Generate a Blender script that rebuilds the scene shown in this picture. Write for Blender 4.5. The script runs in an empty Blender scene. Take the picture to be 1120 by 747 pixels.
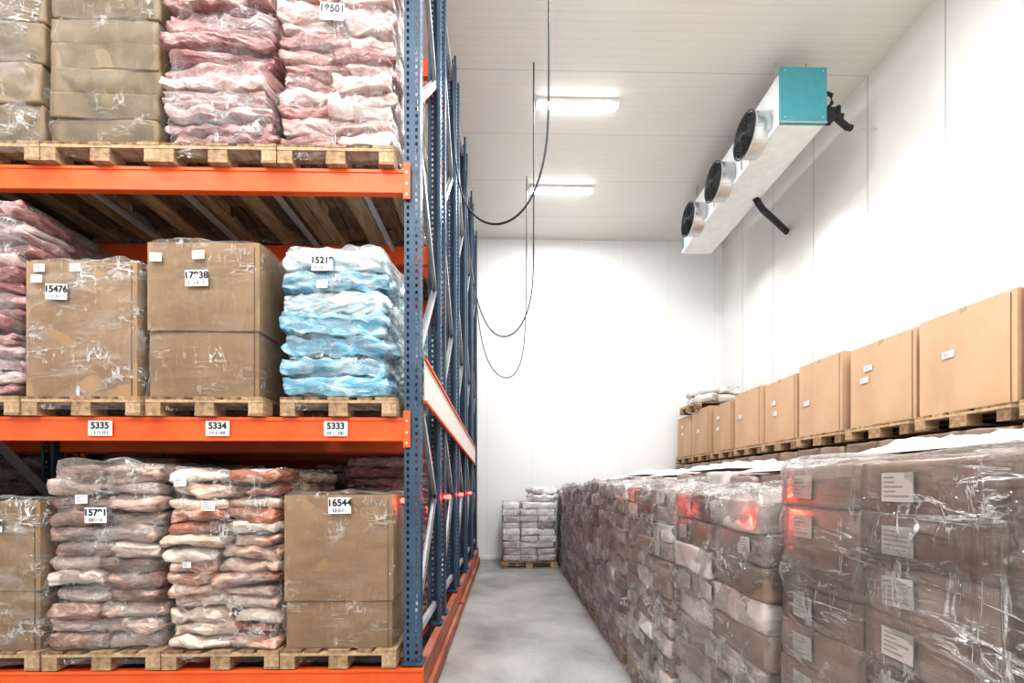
import bpy, math, random
import numpy as np
from mathutils import Vector
random.seed(7)
S=bpy.context.scene
COL=S.collection
H=1.75
CEIL=7.67; XW=5.2; YW=10.3; XL=-8.9; YB=-4.5

# ------------------------------------------------------------ materials
def newmat(name):
    m=bpy.data.materials.new(name); m.use_nodes=True
    nt=m.node_tree; nt.nodes.clear()
    out=nt.nodes.new('ShaderNodeOutputMaterial')
    return m,nt,out
def coords(nt,scale=(1,1,1),kind='Object',rot=(0,0,0)):
    tc=nt.nodes.new('ShaderNodeTexCoord'); mp=nt.nodes.new('ShaderNodeMapping')
    mp.inputs['Scale'].default_value=scale; mp.inputs['Rotation'].default_value=rot
    nt.links.new(tc.outputs[kind],mp.inputs['Vector']); return mp.outputs['Vector']
def noise(nt,vec,scale=5,detail=5,rough=.55,dist=0):
    n=nt.nodes.new('ShaderNodeTexNoise'); n.inputs['Scale'].default_value=scale
    n.inputs['Detail'].default_value=detail; n.inputs['Roughness'].default_value=rough
    n.inputs['Distortion'].default_value=dist
    nt.links.new(vec,n.inputs['Vector']); return n.outputs['Fac']
def ramp(nt,fac,stops):
    r=nt.nodes.new('ShaderNodeValToRGB'); e=r.color_ramp.elements
    while len(e)<len(stops): e.new(.5)
    for i,(p,c) in enumerate(stops):
        e[i].position=p; e[i].color=(c[0],c[1],c[2],1) if not isinstance(c,(int,float)) else (c,c,c,1)
    nt.links.new(fac,r.inputs['Fac']); return r.outputs['Color']
def math_(nt,op,a,b,c=None):
    n=nt.nodes.new('ShaderNodeMath'); n.operation=op
    for i,v in enumerate((a,b,c)):
        if v is None: continue
        if isinstance(v,(int,float)): n.inputs[i].default_value=v
        else: nt.links.new(v,n.inputs[i])
    return n.outputs[0]
def bump(nt,h,strength=.3,dist=.02):
    b=nt.nodes.new('ShaderNodeBump'); b.inputs['Strength'].default_value=strength
    b.inputs['Distance'].default_value=dist; nt.links.new(h,b.inputs['Height']); return b.outputs['Normal']
def noisy(name,stops,scale=(1,1,1),ns=5,detail=6,rough=.6,metal=0,bs=.2,bd=.02,coat=0,tint=0,dist=0,bscale=None,objvar=0):
    m,nt,out=newmat(name)
    p=nt.nodes.new('ShaderNodeBsdfPrincipled')
    v=coords(nt,scale); n=noise(nt,v,ns,detail,.6,dist); f=n
    if tint:
        a=nt.nodes.new('ShaderNodeAttribute'); a.attribute_name='tint'
        t=math_(nt,'MULTIPLY_ADD',a.outputs['Fac'],tint,-tint/2)
        f=math_(nt,'ADD',n,t)
    c=ramp(nt,f,stops)
    if objvar:
        oi=nt.nodes.new('ShaderNodeObjectInfo'); hs=nt.nodes.new('ShaderNodeHueSaturation')
        val=math_(nt,'MULTIPLY_ADD',oi.outputs['Random'],objvar,1-objvar/2)
        nt.links.new(val,hs.inputs['Value']); nt.links.new(c,hs.inputs['Color']); c=hs.outputs['Color']
    nt.links.new(c,p.inputs['Base Color'])
    p.inputs['Roughness'].default_value=rough; p.inputs['Metallic'].default_value=metal
    p.inputs['Coat Weight'].default_value=coat; p.inputs['Coat Roughness'].default_value=.15
    if bs:
        h=noise(nt,v,bscale,4) if bscale else n
        nt.links.new(bump(nt,h,bs,bd),p.inputs['Normal'])
    nt.links.new(p.outputs[0],out.inputs[0]); return m
def plain(name,c,rough=.5,metal=0,emit=0):
    m,nt,out=newmat(name); p=nt.nodes.new('ShaderNodeBsdfPrincipled')
    v=coords(nt); n=noise(nt,v,9,3)
    col=ramp(nt,n,[(.3,[x*.9 for x in c]),(.7,c)])
    nt.links.new(col,p.inputs['Base Color'])
    p.inputs['Roughness'].default_value=rough; p.inputs['Metallic'].default_value=metal
    if emit:
        p.inputs['Emission Color'].default_value=(*c,1); p.inputs['Emission Strength'].default_value=emit
    nt.links.new(p.outputs[0],out.inputs[0]); return m
def wrapmat(name,lo,hi,col=(.86,.86,.86),rough=.10,bs=.6,patch=.25,crease=1.0,gate=(.42,.62)):
    """stretch film: thin clear sheet, creases whitened along noise lines to paint in their highlights, hazy patches where layers overlap"""
    m,nt,out=newmat(name)
    n1=noise(nt,coords(nt,(1,1,4.5),rot=(0.18,.28,0)),2.6,5,.6,1.0)
    n2=noise(nt,coords(nt,(5,5,1.1),rot=(.3,.2,.1)),1.7,4,.6,.8)
    def ridge(n,w): return math_(nt,'SUBTRACT',1.0,math_(nt,'MULTIPLY',math_(nt,'ABSOLUTE',math_(nt,'SUBTRACT',n,.5),0),1/w))
    r=math_(nt,'MAXIMUM',ridge(n1,.03/crease),ridge(n2,.025/crease))
    r=math_(nt,'MAXIMUM',r,0.0)
    big=noise(nt,coords(nt,(1.3,1.3,2.2)),2.2,3)
    g=ramp(nt,big,[(gate[0],.08),(gate[1],1.0)])
    f=math_(nt,'MULTIPLY',math_(nt,'MULTIPLY',r,hi),g)
    pn=noise(nt,coords(nt,(1,1,3),rot=(.1,.3,0)),3.1,6,.65,.5)
    pat=ramp(nt,pn,[(.50,0.0),(.72,patch)])
    lw=nt.nodes.new('ShaderNodeLayerWeight'); lw.inputs['Blend'].default_value=.25
    f2=math_(nt,'MULTIPLY_ADD',lw.outputs['Fresnel'],.45,lo)
    f3=math_(nt,'ADD',math_(nt,'ADD',f,f2),pat); f3.node.use_clamp=True
    p=nt.nodes.new('ShaderNodeBsdfPrincipled'); p.inputs['Base Color'].default_value=(*col,1)
    p.inputs['Roughness'].default_value=rough; p.inputs['Specular IOR Level'].default_value=1.0
    p.inputs['IOR'].default_value=1.8
    nb=math_(nt,'ADD',math_(nt,'ADD',n1,n2),math_(nt,'MULTIPLY',r,.15))
    nt.links.new(bump(nt,nb,bs,.06),p.inputs['Normal'])
    t=nt.nodes.new('ShaderNodeBsdfTransparent'); t.inputs[0].default_value=(.98,.98,.98,1)
    mx=nt.nodes.new('ShaderNodeMixShader')
    nt.links.new(f3,mx.inputs[0]); nt.links.new(t.outputs[0],mx.inputs[1]); nt.links.new(p.outputs[0],mx.inputs[2])
    nt.links.new(mx.outputs[0],out.inputs[0]); return m
def panelmat(name,c,axis,pitch,line=.9,ribs=0,rough=.35,lwid=.014):
    m,nt,out=newmat(name); p=nt.nodes.new('ShaderNodeBsdfPrincipled')
    tc=nt.nodes.new('ShaderNodeTexCoord'); sx=nt.nodes.new('ShaderNodeSeparateXYZ')
    nt.links.new(tc.outputs['Object'],sx.inputs[0]); a=sx.outputs[axis]
    def line_at(pt,w):
        q=math_(nt,'FRACT',math_(nt,'DIVIDE',math_(nt,'ADD',a,50.0),pt),0)
        return math_(nt,'LESS_THAN',q,w/pt)
    l=line_at(pitch,lwid)
    n=noise(nt,coords(nt,(1,1,.5)),.8,5)
    base=ramp(nt,n,[(.3,[x*.96 for x in c]),(.7,c)])
    h=l; f=l
    if ribs:
        r=line_at(ribs,.014); h=math_(nt,'ADD',l,r); f=math_(nt,'MAXIMUM',l,math_(nt,'MULTIPLY',r,.25))
    mix=nt.nodes.new('ShaderNodeMix'); mix.data_type='RGBA'
    nt.links.new(f,mix.inputs['Factor']); nt.links.new(base,mix.inputs['A']); mix.inputs['B'].default_value=(c[0]*line,c[1]*line,c[2]*line,1)
    nt.links.new(mix.outputs['Result'],p.inputs['Base Color'])
    inv=math_(nt,'SUBTRACT',1.0,h)
    nt.links.new(bump(nt,inv,.3,.01),p.inputs['Normal'])
    p.inputs['Roughness'].default_value=rough
    nt.links.new(p.outputs[0],out.inputs[0]); return m

M={}
M['wall']=panelmat('white_wall_panel',(.88,.878,.85),1,1.1,.66,lwid=.02)
M['wallb']=panelmat('white_back_panel',(.88,.89,.885),0,1.1,.90)
M['ceil']=panelmat('ribbed_ceiling_panel',(.82,.805,.765),1,1.1,.8,ribs=.11)
M['floor']=noisy('concrete_floor',[(.30,(.19,.19,.18)),(.44,(.29,.288,.275)),(.56,(.36,.357,.34)),(.72,(.44,.436,.42))],ns=1.1,detail=12,rough=.34,bs=.08,bscale=25,dist=.3)
M['orange']=noisy('orange_beam_paint',[(.3,(.74,.095,.014)),(.7,(.86,.14,.026))],ns=4,rough=.42,bs=.03)
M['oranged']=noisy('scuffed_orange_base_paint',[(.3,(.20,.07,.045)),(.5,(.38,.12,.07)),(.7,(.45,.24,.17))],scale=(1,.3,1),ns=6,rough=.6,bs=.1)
M['blue']=noisy('blue_upright_paint',[(.3,(.03,.065,.115)),(.7,(.055,.10,.16))],ns=4,rough=.42,bs=.03)
M['galv']=noisy('galvanised_steel',[(.3,(.5,.51,.52)),(.7,(.68,.69,.7))],ns=14,rough=.4,metal=.5,bs=.05)
M['pale']=plain('pale_painted_plate',(.80,.72,.66),.5)
M['wood']=noisy('pallet_wood',[(.25,(.18,.11,.06)),(.5,(.36,.235,.135)),(.75,(.53,.37,.23))],scale=(6,1,6),ns=4,rough=.8,bs=.25,tint=.4)
M['card']=noisy('cardboard_kraft',[(.3,(.305,.190,.100)),(.7,(.38,.242,.135))],scale=(1,1,.4),ns=3,rough=.6,bs=.12,bscale=6,objvar=.16)
M['card2']=noisy('cardboard_light',[(.3,(.50,.325,.205)),(.7,(.58,.39,.255))],scale=(1,1,.4),ns=3,rough=.72,bs=.12,bscale=6,objvar=.12)
M['seam']=plain('cardboard_edge_shadow_gap',(.14,.085,.045),.8)
M['tape']=plain('packing_tape',(.50,.36,.23),.25)
M['cartonA']=noisy('carton_brown',[(.3,(.17,.12,.066)),(.7,(.28,.20,.12))],ns=3,rough=.6,bs=.15,tint=.3)
M['cartonD']=noisy('carton_mauve_brown',[(.2,(.14,.086,.064)),(.5,(.24,.158,.12)),(.8,(.36,.265,.22))],scale=(1,1,2),ns=3,rough=.4,bs=.15,tint=.45,coat=.5)
M['cartonG']=noisy('carton_greywhite',[(.2,(.27,.20,.18)),(.5,(.46,.38,.35)),(.8,(.74,.70,.68))],scale=(1,1,2),ns=4,rough=.4,bs=.2,tint=.5,coat=.4)
M['cartonW']=noisy('carton_white_print',[(.3,(.42,.38,.36)),(.45,(.68,.65,.64)),(.6,(.84,.83,.83))],scale=(1,1,2),ns=6,rough=.4,bs=.2,tint=.4,coat=.4)
def meat(name,deep,mid,pale,tint=.4,white=(.76,.68,.66)):
    return noisy(name,[(.32,deep),(.46,mid),(.60,pale),(.80,white)],scale=(1,1,2.0),ns=8,detail=9,rough=.34,bs=1.0,bd=.04,coat=.5,tint=tint,dist=1.0)
M['meatA']=meat('frozen_meat_pale_pink',(.38,.16,.14),(.59,.35,.32),(.70,.50,.46))
M['meatB']=meat('frozen_meat_rose',(.30,.12,.12),(.48,.26,.25),(.60,.40,.39))
M['meatC']=meat('frozen_meat_beige',(.42,.15,.09),(.64,.44,.34),(.76,.60,.50),white=(.82,.72,.66))
M['meatD']=meat('frozen_meat_mauve',(.28,.16,.13),(.50,.34,.28),(.62,.48,.41),white=(.72,.62,.57))
M['blueb']=noisy('blue_plastic_bag',[(.34,(.14,.35,.48)),(.44,(.30,.50,.61)),(.53,(.54,.67,.73)),(.70,(.72,.76,.78))],scale=(1,1,2.6),ns=5,detail=8,rough=.26,bs=.9,bd=.035,coat=.5,tint=.25,dist=.8)
M['wrap']=wrapmat('stretch_wrap',.04,.85,patch=.18,gate=(.46,.62))
M['wrapH']=wrapmat('stretch_wrap_thick',.08,.9,bs=.9,patch=.28,col=(.80,.78,.77),crease=1.2)
M['wrapR']=wrapmat('stretch_wrap_glossy',.12,.75,bs=1.0,patch=.20,col=(.70,.67,.65),rough=.07)
M['wrapL']=wrapmat('stretch_wrap_thin',.02,.65,patch=.05,gate=(.52,.66))
M['film']=noisy('crumpled_white_film',[(.3,(.5,.48,.46)),(.6,(.75,.74,.73))],ns=5,rough=.25,bs=.9,bd=.05,coat=.3)
M['paper']=plain('label_paper',(.88,.88,.88),.6)
M['paperF']=plain('faded_label_paper',(.52,.47,.44),.5)
M['ink']=plain('label_ink',(.02,.02,.02),.6)
M['inkF']=plain('faded_label_ink',(.30,.26,.24),.6)
M['black']=plain('black_rubber',(.02,.02,.022),.5)
M['blackm']=plain('black_fan_guard',(.015,.015,.018),.4)
M['teal']=plain('teal_end_panel',(.08,.34,.39),.4)
M['white']=plain('white_sheet_metal',(.86,.87,.87),.35)
M['silver']=plain('silver_fan_ring',(.62,.62,.64),.25,.9)
M['tube']=plain('lamp_diffuser',(1,1,1),.4,0,16)
M['red']=plain('red_led',(1,.02,.015),.4,0,30)

# ------------------------------------------------------------ mesh builder
class MB:
    def __init__(s): s.v=[]; s.f=[]; s.m=[]; s.t=[]; s.mats=[]
    def mi(s,k):
        if k not in s.mats: s.mats.append(k)
        return s.mats.index(k)
    def quad(s,pts,k):
        b=len(s.v); s.v+=[tuple(p) for p in pts]; s.f.append(tuple(range(b,b+len(pts)))); s.m.append(s.mi(k)); s.t+=[.5]*len(pts)
    def box(s,x0,x1,y0,y1,z0,z1,k,t=None):
        b=len(s.v); t=random.random() if t is None else t
        s.v+=[(x0,y0,z0),(x1,y0,z0),(x1,y1,z0),(x0,y1,z0),(x0,y0,z1),(x1,y0,z1),(x1,y1,z1),(x0,y1,z1)]
        s.t+=[t]*8
        for q in ((0,3,2,1),(4,5,6,7),(0,1,5,4),(1,2,6,5),(2,3,7,6),(3,0,4,7)):
            s.f.append(tuple(b+i for i in q)); s.m.append(s.mi(k))
    def tube(s,pts,r,k,n=8,closed=False):
        pts=[Vector(p) for p in pts]; N=len(pts); b=len(s.v)
        for i,p in enumerate(pts):
            if closed: d=pts[(i+1)%N]-pts[i-1]
            else: d=pts[min(i+1,N-1)]-pts[max(i-1,0)]
            d.normalize(); u=d.cross(Vector((0,0,1)))
            if u.length<.05: u=d.cross(Vector((1,0,0)))
            u.normalize(); w=d.cross(u)
            for j in range(n):
                a=2*math.pi*j/n; q=p+r*(math.cos(a)*u+math.sin(a)*w); s.v.append(tuple(q)); s.t.append(.5)
        for i in range(N if closed else N-1):
            for j in range(n):
                i2=(i+1)%N
                s.f.append((b+i*n+j,b+i*n+(j+1)%n,b+i2*n+(j+1)%n,b+i2*n+j)); s.m.append(s.mi(k))
        if not closed:
            s.f.append(tuple(b+j for j in range(n))[::-1]); s.m.append(s.mi(k))
            s.f.append(tuple(b+(N-1)*n+j for j in range(n))); s.m.append(s.mi(k))
    def mesh(s,name,smooth=False):
        me=bpy.data.meshes.new(name); me.from_pydata(s.v,[],s.f)
        for k in s.mats: me.materials.append(M[k])
        me.polygons.foreach_set('material_index',s.m)
        a=me.attributes.new('tint','FLOAT','POINT'); a.data.foreach_set('value',s.t)
        if smooth: me.polygons.foreach_set('use_smooth',[True]*len(s.f))
        me.update(); return me
def obj(name,me,loc=(0,0,0),parent=None,rz=0,bevel=0):
    o=bpy.data.objects.new(name,me); COL.objects.link(o); o.location=loc; o.rotation_euler=(0,0,rz)
    if parent: o.parent=parent
    if bevel:
        b=o.modifiers.new('bevel','BEVEL'); b.width=bevel; b.segments=2; b.limit_method='ANGLE'
    return o

# ------------------------------------------------------------ room
def shell(name,x0,x1,y0,y1,z0,z1,k):
    m=MB(); m.box(x0,x1,y0,y1,z0,z1,k); return obj(name,m.mesh(name))
shell('floor',XL-.2,XW+.2,YB-.2,YW+.2,-.2,0,'floor')
shell('ceiling',XL-.2,XW+.2,YB-.2,YW+.2,CEIL,CEIL+.2,'ceil')
shell('wall_back',XL-.2,XW+.2,YW,YW+.2,0,CEIL,'wallb')
shell('wall_front',XL-.2,XW+.2,YB-.2,YB,0,CEIL,'wallb')
shell('wall_right',XW,XW+.2,YB,YW,0,CEIL,'wall')
shell('wall_left',XL-.2,XL,YB,YW,0,CEIL,'wall')
m=MB(); m.box(-0.6,XW,YW-.03,YW,0,.09,'white'); obj('baseboard_back',m.mesh('bb'),bevel=.01)

# ------------------------------------------------------------ pallets
def pallet_mesh(w,d):
    m=MB(); bw=.1*w/.8
    for i in range(5):
        ww=[.145,.1,.145,.1,.145][i]*w/.8
        c=[-.3275,-.18,0,.18,.3275][i]*w/.8
        j=random.uniform(-.004,.004)
        m.box(c-ww/2,c+ww/2,-d/2+j,d/2+j,.122,.144,'wood')
    for y in (-d/2+.0725,0,d/2-.0725):
        m.box(-w/2,w/2,y-.0725,y+.0725,.100,.122,'wood')
        for x in (-w/2+bw/2,0,w/2-bw/2):
            ww=bw/2 if x else .0725
            m.box(x-ww,x+ww,y-.07,y+.07,.022,.100,'wood')
    for x in (-w/2+bw/2,0,w/2-bw/2):
        ww=bw/2 if x else .0725
        m.box(x-ww,x+ww,-d/2,d/2,0,.022,'wood')
    return m.mesh('pallet')
PAL=pallet_mesh(.88,1.2); PALB=pallet_mesh(.80,1.2); PALC=pallet_mesh(.80,1.04)
def pallet(x,y,z,me=None,rz=0): return obj('wooden_pallet',me or PAL,(x,y,z),rz=rz)

# ------------------------------------------------------------ blobs
_t={}
def tmpl(n):
    if n in _t: return _t[n]
    d={};V=[];F=[]
    def idx(p):
        k=tuple(round(c*1000) for c in p)
        if k not in d: d[k]=len(V); V.append(p)
        return d[k]
    g=[-1+2*i/n for i in range(n+1)]
    g=[math.sin(a*math.pi/2)*.45+a*.55 for a in g]
    for ax in range(3):
        for sg in (-1,1):
            for i in range(n):
                for j in range(n):
                    q=[]
                    for (a,b) in ((i,j),(i+1,j),(i+1,j+1),(i,j+1)):
                        p=[0,0,0]; p[ax]=sg; p[(ax+1)%3]=g[a]; p[(ax+2)%3]=g[b]; q.append(idx(tuple(p)))
                    F.append(tuple(q) if sg>0 else tuple(q[::-1]))
    _t[n]=(np.array(V),np.array(F)); return _t[n]
def stack_mesh(name,w,d,h,nx,ny,nz,mat,n=7,rnd=.25,amp=.015,over=1.04,pinch=.15,jit=.012,flat=1.0,seed=0,mats2=None,prob2=.3,fine=0):
    rs=np.random.RandomState(seed+11); V0,F0=tmpl(n)
    VV=[];FF=[];TT=[];MI=[];off=0
    lh=h/nz; soft=rnd>.15
    for k in range(nz):
        a,b=(nx,ny)
        cut=rs.uniform(-.10,.10)*w if (soft and nx==2) else 0
        for i in range(a):
            for j in range(b):
                L=np.linalg.norm(V0,axis=1,keepdims=True)
                P=V0*((1-rnd)+rnd*1.12/L)
                e=np.maximum(np.abs(P[:,0]),np.abs(P[:,1]))
                P=P.copy(); P[:,2]*=1-pinch*e**4
                hx=w/a/2*over; hy=d/b/2*over; hz=lh/2*1.06*flat; cx=(i+.5)/a*w-w/2
                if cut: hx+=(cut/2 if i==0 else -cut/2); cx+=cut/2
                if soft: hz*=rs.uniform(.88,1.22); hy*=rs.uniform(.96,1.04)
                Q=P*np.array([hx,hy,hz])
                for q_ in range(8 if fine else 5):
                    kv=rs.normal(0,1,3)*np.array([14,14,22])*(1 if q_<5 else 2.8); ph=rs.uniform(0,6.28); dr=rs.normal(0,1,3); dr/=np.linalg.norm(dr)
                    Q+=np.outer(np.sin(Q@kv+ph)*(amp*.5 if q_<5 else fine),dr)
                an=rs.normal(0,.03*amp/.015); c,s_=math.cos(an),math.sin(an)
                Q=Q@np.array([[c,s_,0],[-s_,c,0],[0,0,1]])
                ctr=np.array([cx,(j+.5)/b*d-d/2,(k+.5)*lh])+rs.normal(0,jit,3)*np.array([1,1,.3])
                Q=Q+ctr; Q[:,2]=np.maximum(Q[:,2],0.002)
                VV.append(Q);FF.append(F0+off);off+=len(Q);TT.append(np.full(len(Q),rs.rand()))
                MI.append(np.full(len(F0), 0 if not mats2 else int(rs.rand()<prob2)))
    V=np.concatenate(VV);F=np.concatenate(FF);T=np.concatenate(TT);I=np.concatenate(MI)
    me=bpy.data.meshes.new(name); me.from_pydata(V.tolist(),[],F.tolist())
    me.materials.append(M[mat])
    if mats2: me.materials.append(M[mats2])
    at=me.attributes.new('tint','FLOAT','POINT'); at.data.foreach_set('value',T)
    me.polygons.foreach_set('use_smooth',[True]*len(F)); me.polygons.foreach_set('material_index',I.astype(int)); me.update(); return me
def wrap_mesh(name,w,d,h,lh,mat,seed=0,amp=.012,z0=-.1,cap=True,sq=8,pinch=.012):
    rs=np.random.RandomState(seed+5); NP=96; rows=max(12,int((h-z0)/.028)); V=[];F=[]
    ks=[(rs.normal(0,1,3)*np.array([9,9,16]),rs.uniform(0,6.28)) for _ in range(7)]
    ks+=[(rs.normal(0,1,3)*np.array([25,25,30]),rs.uniform(0,6.28)) for _ in range(5)]
    def ring(z,sc,extra=0):
        for i in range(NP):
            t=2*math.pi*i/NP; c,s_=math.cos(t),math.sin(t)
            r=(abs(c)**sq+abs(s_)**sq)**(-1/sq)
            x=r*c*w/2*sc; y=r*s_*d/2*sc; p=np.array([x,y,z])
            dd=sum(math.sin(float(k@p)+ph) for k,ph in ks)*amp*.3
            pn=-pinch*max(0,math.cos(2*math.pi*z/lh))**3
            q=1+(dd+pn)/(w/2)
            V.append((x*q,y*q,z+extra*dd))
    R=0
    for k in range(rows+1):
        ring(z0+(h-z0)*k/rows,1.0); R+=1
    if cap:
        for s_,dz in ((.97,.012),(.9,.02),(.78,.015),(.6,.01),(.35,.012),(.02,.012)): ring(h+dz,s_,1.5); R+=1
    for k in range(R-1):
        for i in range(NP): F.append((k*NP+i,k*NP+(i+1)%NP,(k+1)*NP+(i+1)%NP,(k+1)*NP+i))
    me=bpy.data.meshes.new(name); me.from_pydata(V,[],F); me.materials.append(M[mat])
    me.polygons.foreach_set('use_smooth',[True]*len(F)); me.update(); return me

# ------------------------------------------------------------ labels / boxes
def label(parent,x,y,z,w=.14,h=.11,txt=None,face='front',rt=0,paper='paper',ink='ink'):
    m=MB(); m.box(-w/2,w/2,-.0015,.0015,-h/2,h/2,paper)
    y0=-.003
    if not txt:
        for i in range(5):
            zz=h/2-h*(.16+.16*i); e_=random.uniform(-.1,.38)*w; m.quad([(-w*.42,y0,zz-h*.022),(e_,y0,zz-h*.022),(e_,y0,zz+h*.022),(-w*.42,y0,zz+h*.022)],ink)
    else:
        for i in range(12):
            xx=-w*.35+w*.7*i/12; bw=w*random.choice([.015,.03]); m.quad([(xx,y0,-h*.42),(xx+bw,y0,-h*.42),(xx+bw,y0,-h*.18),(xx,y0,-h*.18)],ink)
    o=obj('label',m.mesh('label'),(x,y,z),parent)
    if face=='left': o.rotation_euler=(0,rt,-math.pi/2)
    else: o.rotation_euler=(0,rt,0)
    if txt:
        c=bpy.data.curves.new('label_text','FONT'); c.body=txt; c.size=h*.60; c.align_x='CENTER'; c.align_y='CENTER'; c.extrude=.0005; c.offset=.0022
        c.materials.append(M['ink']); t=bpy.data.objects.new('label_number',c); COL.objects.link(t); t.parent=o
        t.location=(0,-.004,h*.16); t.rotation_euler=(math.pi/2,0,0)
    return o
def front_y(wm,lx,lz,lw):
    """front surface of the film under a label, so the label lies on it"""
    ys=[v.co.y for v in wm.vertices if abs(v.co.x-lx)<lw*.62 and abs(v.co.z-lz)<lw*.5 and v.co.y<0]
    return (min(ys) if ys else min(v.co.y for v in wm.vertices))-.004
def carton_mesh(w,d,h,k,split=None,seed=0):
    m=MB(); N=8
    def bulge_shell(w,d,z0,z1,bl):
        per=[]
        for s in range(4):
            for i in range(N):
                t=-1+2*i/N
                if s==0: p=(t*w/2,-d/2,0,-1,t)
                elif s==1: p=(w/2,t*d/2,1,0,t)
                elif s==2: p=(-t*w/2,d/2,0,1,t)
                else: p=(-w/2,-t*d/2,-1,0,t)
                per.append(p)
        b=len(m.v); R=7
        for r in range(R+1):
            u=r/R
            for p in per:
                q=bl*(1-p[4]**2)*(math.sin(math.pi*u))+bl*.15*math.sin(7*u+p[4]*3)*(1-p[4]**2)
                m.v.append((p[0]+p[2]*q,p[1]+p[3]*q,z0+(z1-z0)*u)); m.t.append(.5)
        L=len(per)
        for r in range(R):
            for i in range(L):
                m.f.append((b+r*L+i,b+r*L+(i+1)%L,b+(r+1)*L+(i+1)%L,b+(r+1)*L+i)); m.m.append(m.mi(k))
        m.f.append(tuple(b+R*L+i for i in range(L))); m.m.append(m.mi(k))
        m.f.append(tuple(b+i for i in range(L))[::-1]); m.m.append(m.mi(k))
    if split:
        zs=h*split
        bulge_shell(w-.022,d-.022,0,zs+.02,.012)
        bulge_shell(w,d,zs,h-.01,.014)
        m.box(-w/2-.001,w/2+.001,-d/2-.001,d/2+.001,zs-.006,zs+.003,'seam')
    else: bulge_shell(w,d,0,h-.01,.014)
    g=.006
    m.box(-w/2,-g,-d/2,d/2,h-.010,h-.002,k); m.box(g,w/2,-d/2,d/2,h-.010,h-.002,k)
    m.box(-.03,.03,-d/2-.004,d/2+.004,h-.002,h,'tape')
    for sy in (-1,1):
        y=sy*(d/2+.0025); m.box(-.03,.03,min(y,y-sy*.004),max(y,y-sy*.004)+.001,h-.12,h,'tape')
    m.box(w/2-.04,w/2-.036,-d/2-.006,-d/2,0.01,h*.97,'seam')
    return m.mesh('carton')

def load(kind,x,y,z,w,d,h,mat,nx=2,ny=3,nz=8,wrap='wrap',seed=0,labels=(),name=None,me=None,wm=None,rz=0,**kw):
    nm=name or 'frozen_meat_stack'
    if me is None:
        me=stack_mesh(nm,w,d,h,nx,ny,nz,mat,seed=seed,**kw)
        wm=wrap_mesh('wrap',w+.035,d+.035,h+.01,h/nz,wrap,seed)
    o=obj(nm,me,(x,y,z),rz=rz); c=obj('stretch_wrap_film',wm,(0,0,0),o)
    for (lx,lz,t,lw) in labels: label(o,lx,min(front_y(wm,lx,lz,lw),front_y(me,lx,lz,lw)),lz,lw,lw*.72,t,rt=random.uniform(-.05,.05))
    return o,me,wm
def carton(x,y,z,w,d,h,k='card',split=None,wrap=None,labels=(),seed=0,rz=0,me=None,wm=None,name='cardboard_box'):
    me=me or carton_mesh(w,d,h,k,split,seed)
    o=obj(name,me,(x,y,z),rz=rz)
    if wrap or wm:
        wm=wm or wrap_mesh('wrap',w+.05,d+.05,h+.01,h*1.01,wrap,seed,amp=.008,sq=14)
        obj('stretch_wrap_film',wm,(0,0,0),o)
    for (lx,lz,t,lw) in labels: label(o,lx,front_y(wm,lx,lz,lw),lz,lw,lw*.72,t,rt=random.uniform(-.04,.04))
    return o,me,wm

# ------------------------------------------------------------ racks
XF=[-.74,-4.58,-8.42]; LV=[.357,2.286,4.21,6.14]; TOP=7.45
def upright(m,xc,y,sgn):
    w=.125; dp=.10; z0=.36; pitch=.055; nc=int((TOP-z0)/pitch)
    xs=[-w/2,-.042,-.024,.024,.042,w/2]; ys=[0,.04,.062,dp]
    for i in range(nc):
        za=z0+i*pitch; zb=za+.028; zc=za+pitch
        for r,(p,q) in enumerate(((za,zb),(zb,zc))):
            for c in range(5):
                if r==1 and c in (1,3): continue
                m.quad([(xc+xs[c],y,p),(xc+xs[c+1],y,p),(xc+xs[c+1],y,q),(xc+xs[c],y,q)],'blue')
            for sx in (-1,1):
                for c in range(3):
                    if r==1 and c==1: continue
                    X=xc+sx*w/2
                    m.quad([(X,y+sgn*ys[c],p),(X,y+sgn*ys[c+1],p),(X,y+sgn*ys[c+1],q),(X,y+sgn*ys[c],q)],'blue')
    for sx in (-1,1):
        m.box(xc+sx*w/2-(.03 if sx>0 else 0),xc+sx*w/2+(.03 if sx<0 else 0),min(y+sgn*dp,y+sgn*(dp-.004)),max(y+sgn*dp,y+sgn*(dp-.004)),z0,TOP,'blue')
    m.box(xc-.085,xc+.085,min(y-sgn*.02,y+sgn*.14),max(y-sgn*.02,y+sgn*.14),z0-.003,z0+.012,'blue')
    m.box(xc-.068,xc-.061,min(y,y+sgn*.1),max(y,y+sgn*.1),z0,z0+.25,'blue')
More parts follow.
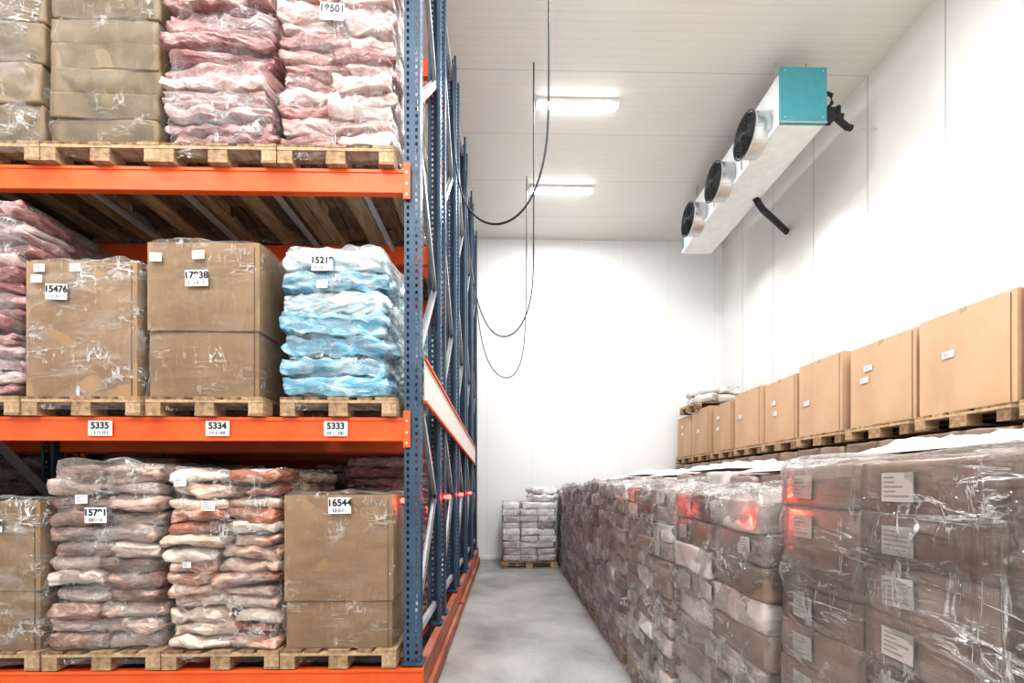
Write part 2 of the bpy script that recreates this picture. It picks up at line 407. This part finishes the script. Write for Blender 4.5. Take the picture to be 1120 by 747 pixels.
def rack(y0,y1,bays):
    e=bpy.data.objects.new('pallet_rack',None); COL.objects.link(e); e.location=(-.74,y0,0)
    def ch(nm,m,bev=0):
        o=obj(nm,m.mesh(nm),(.74,-y0,0),e,bevel=bev); return o
    m=MB()
    for xc in XF[:bays+1]: upright(m,xc,y0,1); upright(m,xc,y1,-1)
    ch('uprights',m)
    m=MB()
    for xc in XF[:bays+1]:
        z=.6; k=0
        while z+1.05<TOP:
            a=(xc,y0+.07,z); b=(xc,y1-.07,z+1.05)
            if k%2: a,b=(xc,y1-.07,z),(xc,y0+.07,z+1.05)
            d=Vector(b)-Vector(a); n=Vector((0,-d.z,d.y)).normalized()*.03
            for sx in (-.022,.018):
                A=Vector(a)+Vector((sx,0,0));B=Vector(b)+Vector((sx,0,0))
                t=Vector((.004,0,0))
                m.quad([A-n,B-n,B+n,A+n],'galv'); m.quad([A-n+t,A+n+t,B+n+t,B-n+t],'galv')
            A=Vector(a)-Vector((.022,0,0));B=Vector(b)-Vector((.022,0,0)); t=Vector((.044,0,0))
            m.quad([A-n,A-n+t,B-n+t,B-n],'galv')
            z+=1.05;k+=1
        for z in (.55,TOP-.25): m.box(xc-.02,xc+.02,y0+.05,y1-.05,z-.03,z+.03,'galv')
    ch('frame_bracing',m)
    m=MB()
    for b in range(bays):
        xa=XF[b+1]+.06; xb=XF[b]-.06
        for z in LV[1:]:
            for yy,sg in ((y0-.01,1),(y1+.01,-1)):
                ya,yb=sorted((yy,yy+sg*.05))
                m.box(xa,xb,ya,yb,z-.185,z-.001,'orange',.5)
                yl=yy-sg*.006; l0,l1=sorted((yl,yy))
                m.box(xa,xb,l0,l1,z-.03,z-.004,'orange',.5)
                m.box(xa,xb,l0,l1,z-.185,z-.165,'orange',.5)
                for (p,q) in ((xa-.05,xa+.006),(xb-.006,xb+.05)):
                    c0,c1=sorted((yy-sg*.012,yy-sg*.004)); m.box(p,q,c0,c1,z-.235,z+.05,'orange',.5)
                    for zz in (z-.2,z-.12,z-.03): m.box((p+q)/2-.008,(p+q)/2+.008,c0-.004,c1+.004,zz-.01,zz+.01,'galv')
            for i in range(5):
                xx=xa+(xb-xa)*(i+.5)/5; m.box(xx-.02,xx+.02,y0+.04,y1-.04,z-.06,z-.02,'galv')
    ch('load_beams',m,.004)
    return e
RY=[(3.36,4.46),(4.70,5.80),(6.02,7.12),(7.30,8.40),(8.60,9.70)]
racks=[]
for i,(a,b) in enumerate(RY): racks.append(rack(a,b,2 if i<2 else 1))
for (a,b) in ((3.30,5.86),(5.96,8.46),(8.54,9.76)):
    m=MB(); xe=-8.5 if a<4 else -4.7
    m.box(xe,-.65,a,a+.08,.15,.345,'orange',.5); m.box(xe,-.65,b-.08,b,.15,.345,'orange',.5)
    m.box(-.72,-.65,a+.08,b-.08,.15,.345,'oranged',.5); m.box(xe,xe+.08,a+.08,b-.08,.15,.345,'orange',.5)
    m.box(xe,-.64,a-.008,a,.33,.352,'orange',.5)
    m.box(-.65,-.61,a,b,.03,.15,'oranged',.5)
    for i in range(9):
        xx=-.9-i*(-.9-xe)/9 if xe< -5 else -.9-i*.45
        m.box(xx-.04,xx+.04,a+.08,b-.08,.2,.34,'orange',.5)
    ob=obj('mobile_rack_base',m.mesh('base'),bevel=.006)
    w=MB()
    for xx in (-.95,-2.9,-4.4):
        for yy in (a+.2,b-.2):
            w.tube([(xx-.03,yy,.10),(xx+.03,yy,.10)],.10,'galv',20)
    obj('wheels',w.mesh('wheels'),(0,0,0),ob)
m=MB()
def slopebox(m,x0,x1,ya,yb,za,zb,h,k):
    b=len(m.v); m.v+=[(x0,ya,za),(x1,ya,za),(x1,ya,za+h),(x0,ya,za+h),(x0,yb,zb),(x1,yb,zb),(x1,yb,zb+h),(x0,yb,zb+h)]; m.t+=[.5]*8
    for q in ((0,1,2,3),(4,7,6,5),(0,4,5,1),(1,5,6,2),(2,6,7,3),(3,7,4,0)): m.f.append(tuple(b+i for i in q)); m.m.append(m.mi(k))
slopebox(m,-.670,-.662,3.47,8.9,2.44,2.21,.32,'pale')
slopebox(m,-.670,-.645,3.47,8.9,2.42,2.19,.02,'orange')
slopebox(m,-.670,-.645,3.47,8.9,2.76,2.53,.02,'orange')
obj('rack_end_guard_rail',m.mesh('guard'))

# ---------- front rack loads
Y=3.30+.6
ZP=[l+.147 for l in LV]
P={}
for x in (-1.29,-2.18,-3.07,-3.97): pallet(x,Y,LV[0]+.001)
_,P['boxm'],P['boxw']=carton(-1.295,Y,ZP[0],.83,1.14,1.18,'card',split=.31,wrap='wrapL',seed=1,labels=[(.02,1.10,'16544',.17)])
_,P['mc'],P['mcw']=load('m',-2.18,Y,ZP[0],.82,1.14,1.36,'meatC',2,3,14,seed=2,labels=[(-.06,1.1,None,.10),(-.25,.65,None,.06),(-.3,1.28,None,.09)],amp=.026,jit=.02,pinch=.38,rnd=.35,fine=.006,n=9)
_,P['md'],P['mdw']=load('m',-3.07,Y,ZP[0],.82,1.14,1.41,'meatD',2,3,12,wrap='wrapH',seed=3,labels=[(-.02,1.03,'15791',.16),(-.14,1.15,None,.09)],amp=.024,jit=.02,pinch=.33,rnd=.3,fine=.006,n=9)
carton(-3.97,Y,ZP[0],.84,1.14,1.13,'card',split=.4,wrap='wrap',seed=4,labels=[(.1,.95,'15224',.13)])
for x in (-1.29,-2.30,-3.22,-4.12): pallet(x,Y,LV[1]+.001)
_,P['bl'],P['blw']=load('b',-1.33,Y,ZP[1],.79,1.14,1.14,'blueb',1,3,7,seed=5,name='frozen_bag_stack',labels=[(-.08,1.02,'15219',.16),(-.08,.86,None,.08)],n=18,amp=.022,jit=.012,pinch=.28,rnd=.17,fine=.009)
carton(-2.33,Y,ZP[1],.85,1.12,1.19,'card',split=.43,wrap='wrapL',seed=6,labels=[(-.03,.9,'17938',.17),(-.34,1.06,None,.09),(-.02,1.08,None,.09)])
carton(-3.24,Y,ZP[1],.83,1.14,1.03,'card',wrap='wrap',seed=7,labels=[(-.15,.78,'15476',.16),(-.3,.97,None,.08),(-.3,.88,None,.08),(-.02,.97,None,.08)])
load('m',-4.12,Y,ZP[1],.82,1.14,1.48,'meatB',2,3,15,wrap='wrapH',seed=8,amp=.024,jit=.02,pinch=.35,rnd=.3,fine=.006)
for x in (-1.31,-2.20,-3.08,-3.97): pallet(x,Y,LV[2]+.001)
_,P['ma'],P['maw']=load('m',-1.31,Y,ZP[2],.85,1.14,1.55,'meatA',2,3,14,seed=9,labels=[(-.02,1.00,'18501',.18),(-.15,1.32,None,.14)],amp=.022,jit=.016,pinch=.26,rnd=.20,fine=.008,n=11)
_,P['mb'],P['mbw']=load('m',-2.20,Y,ZP[2],.80,1.14,1.55,'meatB',1,3,15,seed=10,labels=[(-.2,1.08,None,.12)],amp=.024,jit=.02,pinch=.30,rnd=.18,n=15,fine=.009)
_,P['ca'],P['caw']=load('c',-3.07,Y,ZP[2],.82,1.14,1.55,'cartonA',1,3,8,seed=11,wrap='wrapL',name='wrapped_carton_stack',labels=[(-.06,1.18,None,.1)],amp=.006,jit=.005,pinch=.05,rnd=.07,n=10,over=1.0)
load('c',-3.96,Y,ZP[2],.84,1.14,1.55,'cartonA',2,3,5,seed=12,name='wrapped_carton_stack',labels=[(-.02,.98,'15647',.15)],amp=.007,jit=.008,pinch=.05,rnd=.08,n=9,over=1.0)
for px,t in ((368,'5333'),(242,'5334'),(118,'5335'),(-8,'5336')):
    label(None,(px-555)/140+.015,3.335,2.195,.18,.115,t).name='shelf_number_plate'

# ---------- loads for racks behind and second bay (shared meshes)
R=random.Random(3)
protos=[('frozen_meat_stack','ma','maw'),('frozen_meat_stack','mb','mbw'),('frozen_meat_stack','mc','mcw'),('frozen_meat_stack','md','mdw'),('frozen_bag_stack','bl','blw'),('wrapped_carton_stack','ca','caw'),('cardboard_box','boxm','boxw'),('cardboard_box','boxm','boxw')]
for ri,(a,b) in enumerate(RY):
    yc=(a+b)/2
    cols=[-1.31,-2.20,-3.08,-3.97] if ri in(1,) else ([-1.31,-2.2] if ri else [])
    if ri==0: cols=[-5.15,-6.05,-6.95,-7.85]
    if ri==1: cols=cols+[-5.15,-6.05]
    for lv in range(3):
        for x in cols:
            pallet(x,yc,LV[lv]+.001)
            n_,a_,w_=R.choice(protos)
            if ri==1 and lv==0 and x==-1.31: n_,a_,w_=protos[1]
            o=obj(n_,P[a_],(x,yc,ZP[lv]),rz=R.choice([0,math.pi]))
            if ri<=1: obj('stretch_wrap_film',P[w_],(0,0,0),o)

# ------------------------------------------------------------ right side rows
XA=1.12
rowA=[(-.70,.50,1.84),(.54,1.79,1.825),(1.84,2.90,1.70),(2.94,4.10,1.74),(4.16,5.32,1.77),(5.38,6.54,1.79),(6.60,7.76,1.77),(7.82,8.88,1.74)]
for i,(a,b,h) in enumerate(rowA):
    yc=(a+b)/2; hh=h-.15; L=b-a-.02
    pallet(XA+.42,yc,0.001,PALC)
    nm='wrapped_carton_stack'
    nz=11 if i<2 else (10,12,11,12,11,12)[i-2]
    me=stack_mesh(nm,.80,L-.03,hh,2,3 if i!=2 else 2,nz,'cartonD',n=7,rnd=.05 if i<2 else .08,amp=.004 if i<2 else .012,over=.995,pinch=.03 if i<2 else .07,jit=.004 if i<2 else .010,seed=30+i,mats2=('cartonG' if i>=2 else None),prob2=.3 if i==2 else .5)
    o=obj(nm,me,(XA+.42,yc,.148))
    wm=wrap_mesh('w',.84,L+.02,hh+.01,hh/nz*(1 if i<2 else 2),'wrapR' if i<3 else 'wrapH',40+i,amp=.008 if i<2 else .020,pinch=.006,sq=14,z0=-.135)
    obj('stretch_wrap_film',wm,(0,0,0),o)
    if i<4:
        rr=random.Random(i)
        for r in range(nz):
            for c in range(3):
                if rr.random()<(.12 if i<2 else .6): continue
                yy=((c+.5)/3-.5)*(L-.03)+(.06 if i<2 else rr.uniform(-.08,.08))
                label(o,-.411,yy,(r+.5)*hh/nz+rr.uniform(-.006,.006),.10,.085,None,face='left',rt=rr.uniform(-.06,.06),paper='paperF',ink='inkF')
def crumple(name,x0,x1,y0,y1,z,amp,seed,mat='film'):
    rs=np.random.RandomState(seed); nx=max(8,int((x1-x0)/.05)); ny=max(8,int((y1-y0)/.05)); V=[];F=[]
    ks=[(rs.normal(0,1,2)*14,rs.uniform(0,6.28)) for _ in range(8)]
    for i in range(nx+1):
        for j in range(ny+1):
            u=i/nx;v=j/ny; x=x0+(x1-x0)*u;y=y0+(y1-y0)*v
            e=min(1,6*min(u,1-u,v,1-v))
            s=sum(abs(math.sin(k@np.array([x,y])+p)) for k,p in ks)/8
            V.append((x-x0,y-y0,amp*e*s*1.6))
    for i in range(nx):
        for j in range(ny): a=i*(ny+1)+j; F.append((a,a+ny+1,a+ny+2,a+1))
    me=bpy.data.meshes.new(name); me.from_pydata(V,[],F); me.materials.append(M[mat]); 
    me.update(); return obj(name,me,(x0,y0,z))
BH=[1.84,1.92,1.86,1.91,1.88,1.92,1.87]
protoB=None
for r,(xa,xb) in enumerate(((2.02,2.90),(2.98,3.86))):
    for i in range(8):
        a=.2+i*1.24; h=BH[(i+r*3)%7]+r*.05
        xc=(xa+xb)/2
        if protoB is None:
            protoB=stack_mesh('s',.86,1.18,1.0,2,3,8,'cartonD',n=5,rnd=.12,amp=.01,over=1.0,seed=77,mats2='cartonG')
        pallet(xc,a+.6,.001,PAL)
        o=obj('wrapped_carton_stack',protoB,(xc,a+.6,.148)); o.scale=(1,1,h-.15)
        crumple('crumpled_plastic_film',xa+.03,xb-.03,a+.04,a+1.16,h+.01,.07,i+r*20)
edges=[10.08,9.24,8.40,7.50,6.64,5.87,5.02,4.15,3.29,2.44,1.6]
sD=stack_mesh('s',.80,1.16,2.10,2,2,12,'cartonD',n=5,rnd=.1,amp=.01,over=1.0,seed=90)
rD=random.Random(5)
for i in range(len(edges)-1):
    wd=edges[i]-edges[i+1]; yc=(edges[i]+edges[i+1])/2; xc=3.97+.6
    pallet(xc,yc,.001,PALB,rz=math.pi/2)
    o=obj('wrapped_carton_stack',sD,(xc,yc,.148),rz=math.pi/2)
    pallet(xc,yc,2.275,PALB,rz=math.pi/2)
    bw=(.745,.79,.75,.80,.77,.72,.78,.77,.80,.78)[i]; bh=(.90,.93,.88,.92,.90,.95,.91,.90,.93,.9)[i]
    bm=carton_mesh(bw,1.12,bh,'card2',split=.5 if i==9 else None,seed=i)
    o=obj('cardboard_box',bm,(xc+rD.uniform(-.02,.02),yc,2.422),rz=-math.pi/2+rD.uniform(-.045,.045))
    for k in range(1 if i%2 else 2):
        label(o,rD.uniform(-.24,-.05),-.582,.46+.16*k+rD.uniform(-.06,.06),.10,.06,None)
pallet(4.5,9.25,3.36,PALB,rz=math.pi/2)
me=stack_mesh('b',.9,.7,.35,2,2,2,'film',n=8,rnd=.6,amp=.05,over=1.05,seed=55); obj('plastic_wrapped_bundle',me,(4.45,9.25,3.507))
pallet(.47,9.55,.001,PALB,rz=math.pi/2)
me=stack_mesh('f',1.12,.76,1.26,3,2,9,'cartonW',n=6,rnd=.12,amp=.01,over=1.0,seed=60,mats2='cartonG'); 
load('x',.47,9.55,.148,1.12,.76,1.26,'cartonW',me=me,wm=wrap_mesh('w',1.16,.8,1.27,.14,'wrap',61),name='wrapped_carton_stack')
pallet(1.66,9.55,.001,PALC,rz=math.pi/2)
load('x',1.66,9.55,.148,1.0,.76,1.55,'cartonG',me=stack_mesh('f',1.0,.76,1.5,2,2,10,'cartonG',n=6,rnd=.12,amp=.01,over=1.0,seed=62),wm=wrap_mesh('w',1.04,.8,1.51,.15,'wrapH',63),name='wrapped_carton_stack')
me=stack_mesh('b',.62,.5,.30,1,1,2,'film',n=10,rnd=.5,amp=.05,over=1.0,seed=56); obj('plastic_wrapped_bundle',me,(.78,9.55,1.43))

# ------------------------------------------------------------ evaporator
e=bpy.data.objects.new('evaporator_cooler',None); COL.objects.link(e); e.location=(3.87,7.2,5.15)
OX,OZ=.09,.12
def ch(nm,m,bev=0,smooth=False): return obj(nm,m.mesh(nm,smooth),(-3.87+OX,-7.2,-5.15+OZ),e,bevel=bev)
y0,y1=5.68,8.95; xa,xb=3.58,4.18; za,zb=6.53,7.23
m=MB(); m.box(xa+.01,xb-.01,y0+.05,y1-.05,za+.01,zb-.01,'white')
m.box(xa-.02,xb+.0,y0+.05,y1-.02,za-.03,za+.03,'white')
for yy in (6.68,7.58): m.box(xa+.003,xa+.01,yy-.006,yy+.006,za,zb,'seam')
ch('housing',m,.012)
m=MB(); m.box(xa-.01,xb+.01,y0,y0+.05,za-.03,zb+.01,'teal'); m.box(xa,xb,y1-.05,y1,za,zb,'teal')
m.box(xa-.02,xb+.012,y0-.012,y0+.0,za-.035,za-.015,'silver')
for (xx,zz) in ((xa+.04,za+.04),(xb-.04,za+.04),(xa+.04,zb-.04),(xb-.04,zb-.04)): m.tube([(xx,y0-.006,zz),(xx,y0,zz)],.01,'galv')
ch('end_panels',m,.008)
m=MB(); g=MB(); bl=MB()
for yc in (6.17,7.12,8.12):
    zc=6.71; n=40
    def circ(r,x): return [(x,yc+r*math.cos(2*math.pi*i/n),zc+r*math.sin(2*math.pi*i/n)) for i in range(n)]
    prof=[(.28,xa),(.28,xa-.20),(.295,xa-.23),(.295,xa-.235),(.265,xa-.235),(.265,xa-.02)]
    for (r1,x1),(r2,x2) in zip(prof,prof[1:]):
        A=circ(r1,x1);B=circ(r2,x2)
        for i in range(n): m.quad([A[i],A[(i+1)%n],B[(i+1)%n],B[i]],'silver')
    A=circ(.265,xa-.02); bl.quad(A,'blackm')
    for k in range(8): g.tube(circ(.035+.036*k,xa-.27+.02*(k/8)**2*2),.0075,'blackm',6,closed=True)
    for k in range(10):
        an=2*math.pi*k/10; g.tube([(xa-.27,yc+.03*math.cos(an),zc+.03*math.sin(an)),(xa-.255,yc+.17*math.cos(an),zc+.17*math.sin(an)),(xa-.23,yc+.29*math.cos(an),zc+.29*math.sin(an))],.007,'blackm',6)
    g.tube([(xa-.29,yc,zc),(xa-.05,yc,zc)],.07,'blackm',20)
    for k in range(7):
        an=2*math.pi*k/7; a2=an+.7
        p=lambda r,a,x:(x,yc+r*math.cos(a),zc+r*math.sin(a))
        bl.quad([p(.06,an,xa-.19),p(.25,an,xa-.21),p(.25,a2,xa-.12),p(.06,a2,xa-.12)],'blackm')
    m.box(xa-.22,xa,yc-.03,yc+.03,zc+.27,zc+.32,'silver')
ch('fan_rings',m,0,False); ch('fan_guards',g,0,True); ch('fan_blades',bl)
m=MB()
for yy in (5.95,7.2,8.45):
    for xx in (xa+.08,xb-.08): m.tube([(xx,yy,zb),(xx,yy,CEIL-OZ)],.012,'galv')
ch('hanger_rods',m)
m=MB()
m.tube([(xb,5.95,6.95),(4.42,5.95,6.95),(4.46,5.95,7.0),(4.46,5.95,7.12),(4.40,5.95,7.14),(xb,5.95,7.14)],.025,'black',10)
m.tube([(xb,5.88,6.75),(4.55,5.88,6.75)],.045,'black',10); m.box(4.28,4.42,5.82,5.94,6.68,6.84,'black')
m.tube([(4.32,5.88,6.75),(4.32,5.88,7.05)],.02,'galv',8); m.tube([(4.5,5.88,6.70),(4.5,5.88,6.9)],.03,'black',8)
m.tube([(4.5,5.9,6.75),(4.66,5.93,6.66),(4.74,5.95,6.66)],.04,'black',8); m.tube([(4.70,5.95,6.66),(5.11,5.95,6.66)],.010,'galv',8)
ch('refrigerant_valve_pipes',m)
m=MB(); m.tube([(4.20,7.20,6.64),(4.28,7.24,6.56),(4.40,7.32,6.51),(4.8,7.6,6.49),(5.2,7.9,6.48)],.05,'black',12)
obj('drain_pipe',m.mesh('dp',True),(-3.87,-7.2,-5.15),e)

# ------------------------------------------------------------ ceiling lamps
LC=(.955,.98,.985)
def lamp(x,y,power):
    e=bpy.data.objects.new('ceiling_light',None); COL.objects.link(e); e.location=(x,y,CEIL)
    m=MB(); m.box(-.64,.64,-.07,.07,-.05,-.0005,'white')
    obj('fixture_housing',m.mesh('h'),(0,0,0),e,bevel=.01)
    m=MB(); m.box(-.6,.6,-.055,.055,-.095,-.05,'tube'); obj('diffuser',m.mesh('d'),(0,0,0),e,bevel=.02)
    l=bpy.data.lights.new('tube_light','AREA'); l.shape='RECTANGLE'; l.size=1.2; l.size_y=.12; l.energy=power; l.color=LC
    o=bpy.data.objects.new('tube_light',l); COL.objects.link(o); o.parent=e; o.location=(0,0,-.10)
for y in (8.5,6.6,4.7,2.8,.9,-1.0,-2.9): lamp(1.08,y,115)
for y in (1.9,-.2,-2.3): lamp(-2.4,y,115); lamp(-6.0,y,90)  # extra rows out of view, added to light the rack front
for y in (1.9,-1): lamp(3.9,y,60)

# red beacons on rack ends, with beams crossing the aisle
for (xx,yy,tg,en) in ((-.635,4.56,(1.10,1.82,1.66),330),(-.635,4.62,(1.1,2.75,1.62),330),(-.635,5.92,(1.10,3.98,1.66),300),(-.635,7.25,(1.1,1.0,.6),200),(-.800,3.40,None,0)):
    m=MB(); m.box(-.03,.0,-.02,.02,-.035,.035,'black')
    if tg: m.tube([(0,0,0),(.03,0,0)],.022,'red',12)
    m.tube([(-.015,-.018,0),(-.015,-.035,0)],.020,'red',12)
    o=obj('red_safety_lamp',m.mesh('rl'),(xx,yy,1.64))
    if tg:
        l=bpy.data.lights.new('red_glow','SPOT'); l.energy=en; l.color=(1,.04,.02); l.shadow_soft_size=.01; l.spot_size=math.radians(6.5); l.spot_blend=1
        lo=bpy.data.objects.new('red_glow',l); COL.objects.link(lo); lo.parent=o; lo.location=(.04,0,0)
        d=Vector(tg)-Vector((xx+.04,yy,1.64)); lo.rotation_euler=d.to_track_quat('-Z','Y').to_euler()
    l=bpy.data.lights.new('red_halo','POINT'); l.energy=3; l.color=(1,.03,.02); l.shadow_soft_size=.01
    lo=bpy.data.objects.new('red_halo',l); COL.objects.link(lo); lo.parent=o; lo.location=(.02,-.07,0) if tg else (-.05,-.02,0)
    if not tg: l.energy=1.2

# ------------------------------------------------------------ hanging cables
def cable(pts):
    c=bpy.data.curves.new('power_cable','CURVE'); c.dimensions='3D'; c.bevel_depth=.0095; c.bevel_resolution=3; c.materials.append(M['black'])
    s=c.splines.new('NURBS'); s.points.add(len(pts)-1)
    for p,q in zip(s.points,pts): p.co=(*q,1)
    s.order_u=4; s.use_endpoint_u=True; s.resolution_u=12
    o=bpy.data.objects.new('power_cable',c); COL.objects.link(o)
cable([(.37,3.8,CEIL),(.37,3.8,6.5),(.37,3.8,5.2),(.36,3.8,4.75),(.24,3.82,4.3),(.02,3.9,4.12),(-.25,4.2,4.3),(-.5,4.6,4.8),(-.63,5.0,5.7),(-.65,5.2,6.4),(-.66,5.2,6.9)])
cable([(.37,6.0,CEIL),(.37,6.0,6),(.37,6.0,5),(.36,6.0,4.4),(.2,6.05,3.95),(-.08,6.2,3.85),(-.35,6.4,4.15),(-.55,6.6,4.9),(-.64,6.8,5.8),(-.66,6.9,6.8)])
cable([(.37,8.2,CEIL),(.37,8.2,6),(.36,8.2,4.9),(.30,8.2,4.1),(.05,8.25,3.75),(-.3,8.3,3.95),(-.55,8.35,4.6),(-.64,8.4,5.8),(-.66,8.45,6.8)])

# ------------------------------------------------------------ world, camera
w=bpy.data.worlds.new('world'); w.use_nodes=True; S.world=w
w.node_tree.nodes['Background'].inputs[0].default_value=(.8,.85,.9,1); w.node_tree.nodes['Background'].inputs[1].default_value=.3
cam=bpy.data.cameras.new('camera'); co=bpy.data.objects.new('camera',cam); COL.objects.link(co); S.camera=co
co.location=(0,0,H); co.rotation_euler=(math.pi/2,0,-math.radians(1.0))
cam.sensor_width=36; cam.lens=470/1120*36; cam.shift_y=(532-373.5)/1120; cam.shift_x=-3/1120
S.view_settings.view_transform='Standard'
S.view_settings.exposure=0
S.view_settings.gamma=.86
